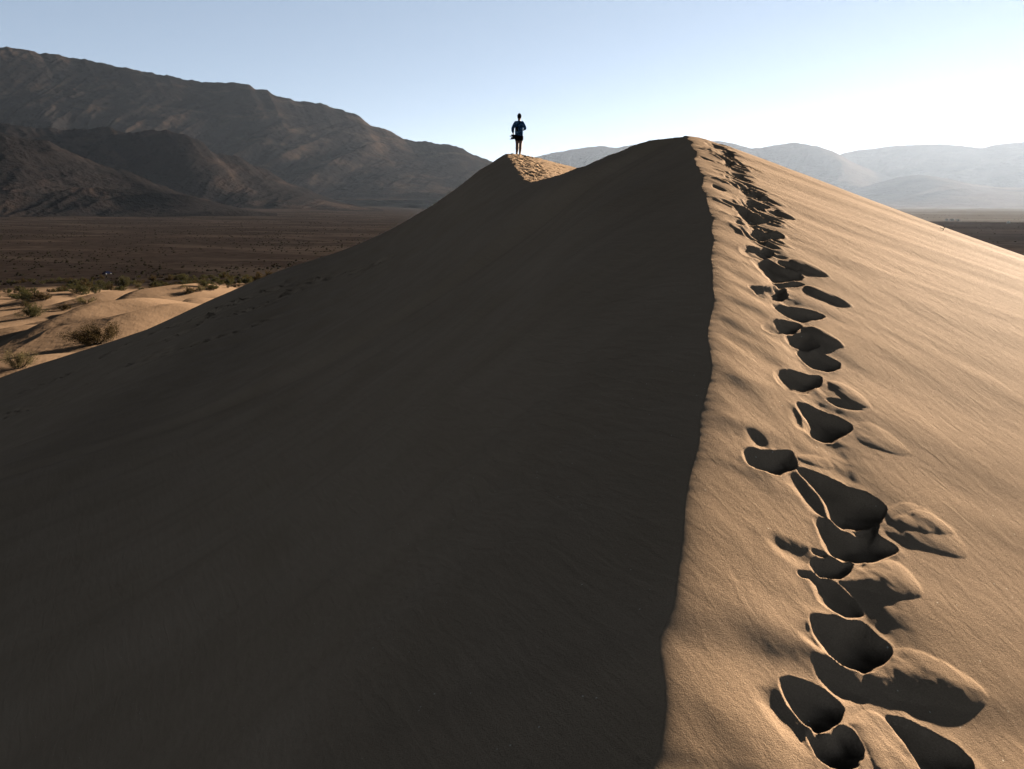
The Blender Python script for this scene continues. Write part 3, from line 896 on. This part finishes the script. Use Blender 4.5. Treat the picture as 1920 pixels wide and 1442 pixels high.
BUSHES = [  # px, py of the foot, width px, height px, kind, size, label
 (187, 644, 80, 29, 'brown', 'big', 'large dark brown bush casting a long shadow on the bright low sand'),
 (36, 690, 52, 25, 'straw', 'big', 'feathery pale green bush at the lower left edge above the dark slope'),
 (61, 594, 35, 19, 'olive', 'big', 'rounded green bush in the shaded hollow left of the tracked low dune'),
 (49, 577, 17, 8, 'brown', 'mid', 'small bush on the sand rim just above the rounded green bush'),
 (160, 570, 33, 11, 'straw', 'mid', 'straw coloured tuft on the bare sand behind the shaded hollow'),
 (32, 561, 26, 8, 'olive', 'mid', 'low green bush, leftmost of the three in a row near the left edge'),
 (52, 566, 22, 14, 'olive', 'mid', 'taller green bush, middle one of three in a row near the left edge'),
 (80, 563, 38, 10, 'brown', 'mid', 'wide brownish bush, rightmost of three in a row near the left edge'),
 (153, 552, 38, 12, 'olive', 'mid', 'wide olive bush growing in the blue shadow of a low dune'),
 (180, 550, 18, 11, 'olive', 'mid', 'small round bush touching the right side of the wide olive bush'),
 (231, 539, 24, 15, 'olive', 'mid', 'tall dark green bush at the right end of a shaded dune hollow'),
 (258, 537, 13, 7, 'straw', 'low', 'tiny straw coloured bush on lit sand just left of the domed dune'),
 (120, 582, 22, 8, 'brown', 'mid', 'faint brown bush inside the shadow under the domed low dune'),
 (219, 544, 24, 6, 'olive', 'low', 'flat spreading green bush in front of the tall dark green bush'),
 (355, 550, 25, 9, 'brown', 'mid', 'brown bush at the left end of the long clump near the dark slope'),
 (375, 546, 17, 9, 'straw', 'mid', 'yellowish bush second from the left in the long clump'),
 (382, 539, 25, 13, 'olive', 'mid', 'tall green bush at the back of the long clump near the dark slope'),
 (398, 544, 34, 10, 'olive', 'mid', 'wide green bush at the right end of the long clump'),
 (347, 540, 19, 5, 'straw', 'low', 'flat yellowish tuft on the lit crest above the long clump'),
 (430, 534, 20, 12, 'olive', 'mid', 'round dark bush right of the long clump on pale sand'),
 (462, 533, 24, 12, 'olive', 'mid', 'spreading dark bush between the two round ones nearest the dark slope'),
 (485, 528, 25, 14, 'brown', 'mid', 'large round dark bush beside the outline of the dark slope'),
 (504, 521, 19, 11, 'brown', 'mid', 'dark bush farthest right, partly behind the outline of the dark slope'),
 (405, 529, 17, 9, 'olive', 'mid', 'dark bush in shadow behind the tall green bush of the long clump'),
 (345, 530, 17, 12, 'olive', 'mid', 'dark bush standing on sand behind the flat yellowish tuft'),
 (319, 527, 17, 9, 'brown', 'mid', 'dark bush left of the one behind the flat yellowish tuft'),
 (288, 529, 16, 10, 'brown', 'mid', 'dark bush on the left shoulder of the domed far dune'),
]
for (px, py, wp, hp, kd, sz, lb) in BUSHES:
    x, y = on_floor(px, py)
    r = math.hypot(x, y)
    place_bush(kd, sz, x, y, wp * r / F_PX, hp * r / F_PX, lb)
# three tiny ones in a row on the sand by the dark slope
for k, (px, py) in enumerate(((427, 540), (440, 539), (447, 538))):
    x, y = on_floor(px, py); r = math.hypot(x, y)
    place_bush('brown', 'low', x, y, 6 * r / F_PX, 4 * r / F_PX, 'tiny dark bush in the short row on sand beside the dark slope', 'tiny bushes in a short row')
BAND = []
# the band where the sand ends
n = 0
for k in range(1400):
    az = math.radians(_rb.uniform(-34.5, -16.0)); r = _rb.uniform(250, 400)
    t = (math.degrees(az) + 34.5) / 18.5
    if r < 305 + 20 * t and _rb.random() > .10: continue
    x, y = r * math.sin(az), r * math.cos(az)
    if noise(np.array([x * .03]), np.array([y * .03]), 91)[0] + .3 * _rb.random() < -.05: continue
    if any(math.hypot(x - q[0], y - q[1]) < q[2] for q in BAND): continue
    w = _rb.uniform(1.5, 4.6)
    BAND.append((x, y, w * .55))
    place_bush(_rb.choice(['olive', 'olive', 'brown']), 'low', x, y, w, w * _rb.uniform(.35, .6),
               'small dark bush in the crowded scrub band where the pale sand ends', 'scrub bushes crowding the far edge of the sand')
    n += 1
    if n >= 210: break

# ------------------------------------------------------------------ scattered scrub over the fan: nobody could count it
def scrub_cover():
    rng = np.random.default_rng(4)
    n = 12000
    r = 385 * (4200 / 385) ** (rng.random(n) ** .85)
    az = np.radians(rng.uniform(-42, -2, n))
    nr = int(n * .12)
    az[:nr] = np.radians(rng.uniform(24, 42, nr))
    x = r * np.sin(az); y = r * np.cos(az)
    keep = (noise(x * .008, y * .008, 92) + rng.random(n) * .9) >.42
    x = x[keep]; y = y[keep]; r = r[keep]; n = len(x)
    z, _ = floor_height(x.reshape(1, -1), y.reshape(1, -1)); z = z[0]
    s = rng.uniform(.25, .95, n) * (1 + r / 4000)
    base = np.array([(1, 0, -.1), (.31, .95, -.1), (-.81, .59, -.1), (-.81, -.59, -.1), (.31, -.95, -.1), (.6, .5, .62), (-.65, .3, .7), (.1, -.7, .55), (0, 0, .95)])
    fc = np.array([(0, 1, 5), (1, 2, 6), (2, 3, 6), (3, 4, 7), (4, 0, 7), (0, 5, 7), (1, 6, 5), (3, 7, 6), (5, 6, 8), (6, 7, 8), (7, 5, 8)])
    a = rng.uniform(0, 6.28, n)
    jit = 1 + rng.uniform(-.3, .3, (n, 9, 1))
    P = base[None] * jit
    X = (P[..., 0] * np.cos(a)[:, None] - P[..., 1] * np.sin(a)[:, None]) * s[:, None] + x[:, None]
    Y = (P[..., 0] * np.sin(a)[:, None] + P[..., 1] * np.cos(a)[:, None]) * s[:, None] + y[:, None]
    Z = P[..., 2] * s[:, None] * .8 + z[:, None]
    co = np.stack([X, Y, Z], -1).reshape(-1, 3)
    f = (fc[None] + (np.arange(n) * 9)[:, None, None]).reshape(-1, 3)
    me = bpy.data.meshes.new('scrub')
    me.vertices.add(len(co)); me.vertices.foreach_set('co', co.astype(np.float32).ravel())
    me.loops.add(f.size); me.loops.foreach_set('vertex_index', f.astype(np.int32).ravel())
    me.polygons.add(len(f)); me.polygons.foreach_set('loop_start', np.arange(0, f.size, 3, dtype=np.int32))
    me.update(calc_edges=True)
    me.materials.append(leaf_mat('scrub_leaves', (0.012, 0.011, 0.007), (0.022, 0.020, 0.012)))
    o = bpy.data.objects.new('scrub', me); COL.objects.link(o)
    tag(o, 'sparse dark scrub dotting the brown plain before the mountains', None, None, 'stuff')
scrub_cover()

# ------------------------------------------------------------------ the walker
def box(V, Fc, c, s, rz=0., bev=0.0, taper=(1, 1)):
    """box with chamfered vertical edges, centre c, size s"""
    cx, cy, cz = c; sx, sy, sz = (q / 2 for q in s)
    b = min(bev, sx * .9, sy * .9)
    ring = [(sx, sy - b), (sx - b, sy), (-sx + b, sy), (-sx, sy - b), (-sx, -sy + b), (-sx + b, -sy), (sx - b, -sy), (sx, -sy + b)] if b > 0 else [(sx, sy), (-sx, sy), (-sx, -sy), (sx, -sy)]
    k = len(V); n = len(ring)
    co, si = math.cos(rz), math.sin(rz)
    for zz, tx, ty in ((-sz, 1, 1), (sz, taper[0], taper[1])):
        for (x, y) in ring:
            x2, y2 = x * tx, y * ty
            V.append((cx + x2 * co - y2 * si, cy + x2 * si + y2 * co, cz + zz))
    for i in range(n):
        j = (i + 1) % n
        Fc.append((k + i, k + j, k + n + j, k + n + i))
    Fc.append(tuple(k + i for i in range(n))[::-1]); Fc.append(tuple(k + n + i for i in range(n)))

def skin(name, pts, edges, mat, parent, sub=2, root=0):
    """grow one continuous surface round a skeleton: pts = (x, y, z, rx, ry)"""
    me = bpy.data.meshes.new(name + '_sk')
    me.from_pydata([p[:3] for p in pts], edges, [])
    o = bpy.data.objects.new(name + '_sk', me); COL.objects.link(o)
    m = o.modifiers.new('s', 'SKIN'); m.use_smooth_shade = True
    o.modifiers.new('u', 'SUBSURF').levels = sub
    sv = me.skin_vertices[0].data
    for i, p in enumerate(pts):
        sv[i].radius = (p[3], p[4] if len(p) > 4 else p[3]); sv[i].use_root = (i == root)
    dg = bpy.context.evaluated_depsgraph_get(); dg.update()
    ev = o.evaluated_get(dg)
    m2 = bpy.data.meshes.new_from_object(ev, depsgraph=dg)
    bpy.data.objects.remove(o); bpy.data.meshes.remove(me)
    m2.name = name
    m2.materials.clear(); m2.materials.append(mat)
    m2.polygons.foreach_set('use_smooth', [True] * len(m2.polygons))
    r = bpy.data.objects.new(name, m2); COL.objects.link(r); r.parent = parent
    return r

def print_cloth():
    m, nt, b = new_mat('blue_print_cloth'); N = NT(nt)
    tc = N.n('ShaderNodeTexCoord')
    v = N.n('ShaderNodeTexVoronoi'); v.inputs['Scale'].default_value = 16; N.l(tc.outputs['Object'], v.inputs['Vector'])
    f = N.noise(tc.outputs['Object'], 14, 3, .6, 1.0)
    c1 = N.ramp(f, [(0.40, (0.012, 0.028, 0.075)), (0.52, (0.03, 0.09, 0.18)), (0.60, (0.15, 0.27, 0.38))])
    N.l(N.mix(N.math('LESS_THAN', v.outputs['Distance'], .18), c1, (0.16, 0.24, 0.30)), b.inputs['Base Color'])
    return m
def walker():
    px, py = 973, 289
    a = float(pdir(px, py)[0]); y = 33.75; x = a * y
    k = np.argmin(np.hypot(DX - x, DY - y)); gz = float(DZ.ravel()[k])
    g = float(crest_z(y)) * 0 + gz
    SKIN = plain('skin', (0.28, 0.15, 0.10), .6, .3)
    root = empty('person', (x, y, g), 0)
    KP = .90; root.scale = (KP,) * 3
    tag(root, 'barefoot walker seen from behind in blue patterned jacket and dark shorts on the dune top', 'person')
    P = []; E = []
    def add(p, q=None):
        P.append(p); i = len(P) - 1
        if q is not None: E.append((q, i))
        return i
    pel = add((.0, .0, .93, .135, .10))
    wai = add((.0, .0, 1.10, .115, .085), pel)
    che = add((.0, .0, 1.30, .14, .10), wai)
    nb = add((.005, .0, 1.475, .065, .065), che)
    nk = add((.01, .01, 1.545, .052, .052), nb)
    h1 = add((.015, .03, 1.62, .072, .085), nk)
    h2 = add((.018, .035, 1.70, .078, .095), h1)
    h3 = add((.018, .03, 1.745, .060, .072), h2)
    nose = add((.018, .150, 1.655, .010, .012), h1)
    for sg in (-1, 1):
        ear = add((.018 + sg * .088, .03, 1.66, .010, .020), h1)
    for sg in (-1, 1):
        sh = add((sg * .165, 0, 1.43, .055), che)
        if sg > 0:
            el = add((.29, -.03, 1.15, .040), sh); wr = add((.19, .19, 1.12, .026), el); hd = add((.14, .25, 1.13, .030, .018), wr)
            hdir = Vector((-.05, .06, .0)); side = Vector((0, 0, 1))
        else:
            el = add((-.29, -.03, 1.15, .040), sh); wr = add((-.25, .09, .94, .026), el); hd = add((-.245, .10, .86, .030, .018), wr)
            hdir = Vector((-.005, .03, -.07)); side = Vector((.15, 1, 0))
        hp = Vector(P[hd][:3])
        for f_, (o_, L) in enumerate(((-.028, .070), (-.010, .080), (.010, .075), (.027, .060))):
            b0 = hp + side * o_ + hdir * .5
            f1 = add((*(b0), .0095), hd)
            f2 = add((*(b0 + hdir.normalized() * L * .55), .0085), f1)
            f3 = add((*(b0 + hdir.normalized() * L * .75 + Vector((.02 if sg < 0 else -.02, -.01, -.015))), .007), f2)
        t1 = add((*(hp + side * -.035 + Vector((.015 if sg < 0 else -.015, .0, -.005))), .011), hd)
        t2 = add((*(hp + side * -.050 + hdir * .6), .0085), t1)
    #      hip, knee, calf, ankle, heel, toe
    for sg, kn, cf, an, he, toe in ((-1, (-.075, .05, .50), (-.078, .035, .36), (-.095, .0, .085), (-.097, -.04, .035), (-.11, .15, .028)),
                                    (1, (.070, -.02, .50), (.062, -.06, .36), (.040, -.11, .085), (.042, -.15, .035), (.06, .04, .028))):
        hi = add((sg * .085, 0, .84, .090, .095), pel)
        th = add((sg * .082, .01, .68, .098), hi)
        k1 = add((*kn, .074), th); c1 = add((*cf, .082), k1); a1 = add((*an, .048), c1)
        add((*he, .030), a1); t = add((toe[0], (an[1] + toe[1]) / 2 + .03, .04, .036, .026), a1); add((*toe, .034, .018), t)
    skin('body', P, E, SKIN, root, 2, pel)
    # hair
    HAIR = plain('dark_hair', (0.012, 0.009, 0.008))
    V, Fc = [], []
    nu, nv = 20, 14
    for a_ in range(nv + 1):
        t = math.pi * a_ / nv
        for b_ in range(nu):
            u = 2 * math.pi * b_ / nu
            cz = math.cos(t)
            back = -.012 if cz < 0 else 0.0
            V.append((.018 + .094 * math.sin(t) * math.cos(u), .012 + back + (.104 if cz > -.2 else .080) * math.sin(t) * math.sin(u), 1.700 + .130 * cz))
    for a_ in range(nv):
        for b_ in range(nu):
            c_ = (b_ + 1) % nu
            Fc.append((a_ * nu + b_, (a_ + 1) * nu + b_, (a_ + 1) * nu + c_, a_ * nu + c_))
    Fc = [f for f in Fc if not (sum(V[q][2] for q in f) / 4 < 1.735 and sum(V[q][1] for q in f) / 4 > .035)]   # hairline: the face stays open
    mesh_obj('hair', V, Fc, HAIR, root, True)
    # jacket: torso and sleeves in one piece
    J = [(0, 0, .83, .205, .150), (0, 0, 1.10, .195, .140), (0, 0, 1.30, .215, .150), (.005, 0, 1.49, .085, .085),
         (-.17, 0, 1.41, .092), (-.285, -.03, 1.16, .078), (-.262, .06, .985, .050), (.17, 0, 1.41, .092), (.285, -.03, 1.16, .078), (.215, .13, 1.135, .042)]
    skin('jacket', J, [(0, 1), (1, 2), (2, 3), (2, 4), (4, 5), (5, 6), (2, 7), (7, 8), (8, 9)], print_cloth(), root, 2, 1)
    SH = [(0, 0, .99, .185, .140), (-.090, .0, .80, .125, .130), (-.085, .015, .60, .112, .115), (.090, 0, .80, .125, .130), (.088, -.005, .59, .112, .115)]
    skin('shorts', SH, [(0, 1), (1, 2), (0, 3), (3, 4)], plain('black_cloth', (0.008, 0.007, 0.009)), root, 2, 0)
    # bag worn across the back
    BL = plain('bag_cloth', (0.012, 0.016, 0.014))
    bag = empty('sling_bag', (x - .10 * KP, y - .19 * KP, g + 1.14 * KP)); bag.scale = (KP,) * 3
    tag(bag, 'small dark bag slung across the back of the walker on a thin strap', 'bag')
    V, Fc = [], []
    box(V, Fc, (0, -.02, .0), (.13, .07, .17), .0, .02, (.8, .8)); o = mesh_obj('pouch', V, Fc, BL, bag)
    V, Fc = [], []
    line = [(-.06, .0, -.03), (0, -.005, .06), (.06, -.01, .15), (.12, .0, .24), (.165, .06, .315), (.175, .15, .335)]
    for q in range(len(line) - 1): tube(V, Fc, line[q], line[q + 1], .016, .016, 5)
    mesh_obj('strap', V, Fc, BL, bag)
    # pair of shoes in the left hand
    DK = plain('shoe_upper', (0.016, 0.018, 0.015)); SO = plain('shoe_sole', (0.05, 0.052, 0.045))
    for q, (dz, rot, lb) in enumerate(((.045, -.16, 'upper dark shoe of the pair held at the left hip of the walker'), (-.055, .06, 'lower dark shoe of the pair held at the left hip of the walker'))):
        sh = empty('shoe', (x - .25 * KP, y - .02, g + (.80 + dz) * KP)); sh.rotation_euler = (0, rot * -1, 0)
        tag(sh, lb, 'shoe', 'pair of dark shoes held by the walker')
        skin('upper', [(-.10, 0, .02, .030, .040), (0, 0, .022, .032, .042), (.09, 0, .03, .036, .036), (.12, 0, .045, .030, .030)], [(0, 1), (1, 2), (2, 3)], DK, sh, 1, 1)
        V, Fc = [], []
        box(V, Fc, (0, 0, -.018), (.29, .095, .022), 0, .03); mesh_obj('sole', V, Fc, SO, sh)
walker()

# ------------------------------------------------------------------ parked car beyond the scrub, huts far off on the right
def car(x, y, z, rz):
    root = empty('parked_car', (x, y, z), rz)
    tag(root, 'dark blue parked car half hidden behind the scrub band on the left', 'car')
    PA = plain('dark_blue_paint', (0.006, 0.008, 0.022), .8, .0); GL = plain('car_glass', (0.01, 0.012, 0.015), .8, .0); RU = plain('tyre_rubber', (0.015, 0.015, 0.015)); RM = plain('wheel_rim', (0.3, 0.3, 0.3), .4, .5, .8)
    prof = [(-2.2, .35), (-2.25, .75), (-2.05, .92), (-1.75, .98), (-1.15, 1.45), (.55, 1.47), (1.15, 1.0), (2.05, .88), (2.22, .65), (2.2, .35)]
    V, Fc = [], []
    for yy, sc in ((-.88, 1), (.88, 1)):
        for (a, b) in prof: V.append((a, yy * (.82 if b > 1.2 else 1), b))
    n = len(prof)
    for i in range(n): j = (i + 1) % n; Fc.append((i, j, n + j, n + i))
    Fc.append(tuple(range(n))[::-1]); Fc.append(tuple(range(n, 2 * n)))
    mesh_obj('body', V, Fc, PA, root)
    for nm, q in (('window', [(-1.66, -.75, 1.02), (-1.66, .75, 1.02), (-1.22, .66, 1.40), (-1.22, -.66, 1.40)]), ('windscreen', [(1.12, -.75, 1.06), (1.12, .75, 1.06), (.66, .66, 1.42), (.66, -.66, 1.42)])):
        off = -.03 if nm == 'window' else .03
        VV = [(a + off, b, c + .02) for a, b, c in q] + [(a - off, b, c - .03) for a, b, c in q]
        mesh_obj(nm, VV, [(0, 1, 2, 3), (7, 6, 5, 4), (0, 4, 5, 1), (1, 5, 6, 2), (2, 6, 7, 3), (3, 7, 4, 0)], GL, root)
    for wx_ in (-1.35, 1.35):
        for wy_ in (-.86, .86):
            V, Fc = [], []; tube(V, Fc, (wx_, wy_ - .1, .33), (wx_, wy_ + .1, .33), .33, .33, 16); w = mesh_obj('wheel', V, Fc, RU, root)
            V, Fc = [], []; s_ = math.copysign(.105, wy_); tube(V, Fc, (wx_, wy_, .33), (wx_, wy_ + s_, .33), .2, .2, 12); mesh_obj('rim', V, Fc, RM, w)
    LR = plain('tail_lamp', (0.25, 0.01, 0.01), .4, .4)
    for yy in (-.7, .7):
        V, Fc = [], []; box(V, Fc, (-2.24, yy, .78), (.06, .26, .14)); mesh_obj('tail_light', V, Fc, LR, root)
x, y = on_floor(201, 514.5, 385)
car(x, y, floor_z(x, y), math.radians(70))

def hut(px, py, w, d, h, rz, label):
    x, y = on_floor(px, py, 900)
    root = empty('white_hut', (x, y, floor_z(x, y)), rz)
    tag(root, label, 'building', 'white buildings far out on the right-hand plain')
    WH = plain('white_wall', (0.75, 0.74, 0.70)); RF = plain('pale_roof', (0.55, 0.54, 0.5)); GR = plain('dark_glass', (0.03, 0.03, 0.035), .3, .4); DR = plain('brown_door', (0.15, 0.09, 0.06))
    V, Fc = [], []; box(V, Fc, (0, 0, h / 2), (w, d, h)); mesh_obj('wall', V, Fc, WH, root)
    o = .3; V = [(-w / 2 - o, -d / 2 - o, h), (w / 2 + o, -d / 2 - o, h), (w / 2 + o, d / 2 + o, h), (-w / 2 - o, d / 2 + o, h), (-w / 2 - o, 0, h + 1.3), (w / 2 + o, 0, h + 1.3)]
    mesh_obj('roof', V, [(0, 1, 5, 4), (2, 3, 4, 5), (1, 2, 5), (3, 0, 4), (3, 2, 1, 0)], RF, root)
    V, Fc = [], []; box(V, Fc, (-w * .2, -d / 2 - .02, 1.0), (.9, .08, 2.0)); mesh_obj('door', V, Fc, DR, root)
    for q in (.1, .32):
        V, Fc = [], []; box(V, Fc, (w * q, -d / 2 - .02, 1.5), (1.0, .08, .9)); mesh_obj('window', V, Fc, GR, root)
hut(1775, 413.5, 5, 4, 2.6, .2, 'leftmost tiny white building out on the dark plain at right')
hut(1785, 413.8, 8, 4, 2.6, -.3, 'middle and widest tiny white building on the dark plain at right')
hut(1796, 414.2, 5, 4, 2.8, .1, 'third tiny white building from the left on the dark plain')
hut(1891, 418.5, 5, 4, 2.8, .5, 'lone tiny white building near the right edge of the plain')

# dry twig on the lit flank
tx, ty = unproject(1767, 432)
k = np.argmin(np.hypot(DX - tx, DY - ty)); tz = float(DZ.ravel()[k])
V, Fc = [], []
for (a, b) in (((0, 0, -.01), (.02, .0, .035)), ((.02, 0, .035), (.05, .01, .045)), ((.01, 0, .02), (-.03, .01, .035)), ((.02, 0, .035), (.015, .02, .06))): tube(V, Fc, a, b, .004, .002, 4)
tw = mesh_obj('twig', V, Fc, M_TWIG); tw.location = (tx, ty, tz)
tag(tw, 'tiny dry twig sticking out of the smooth lit flank of the dune', 'twig')
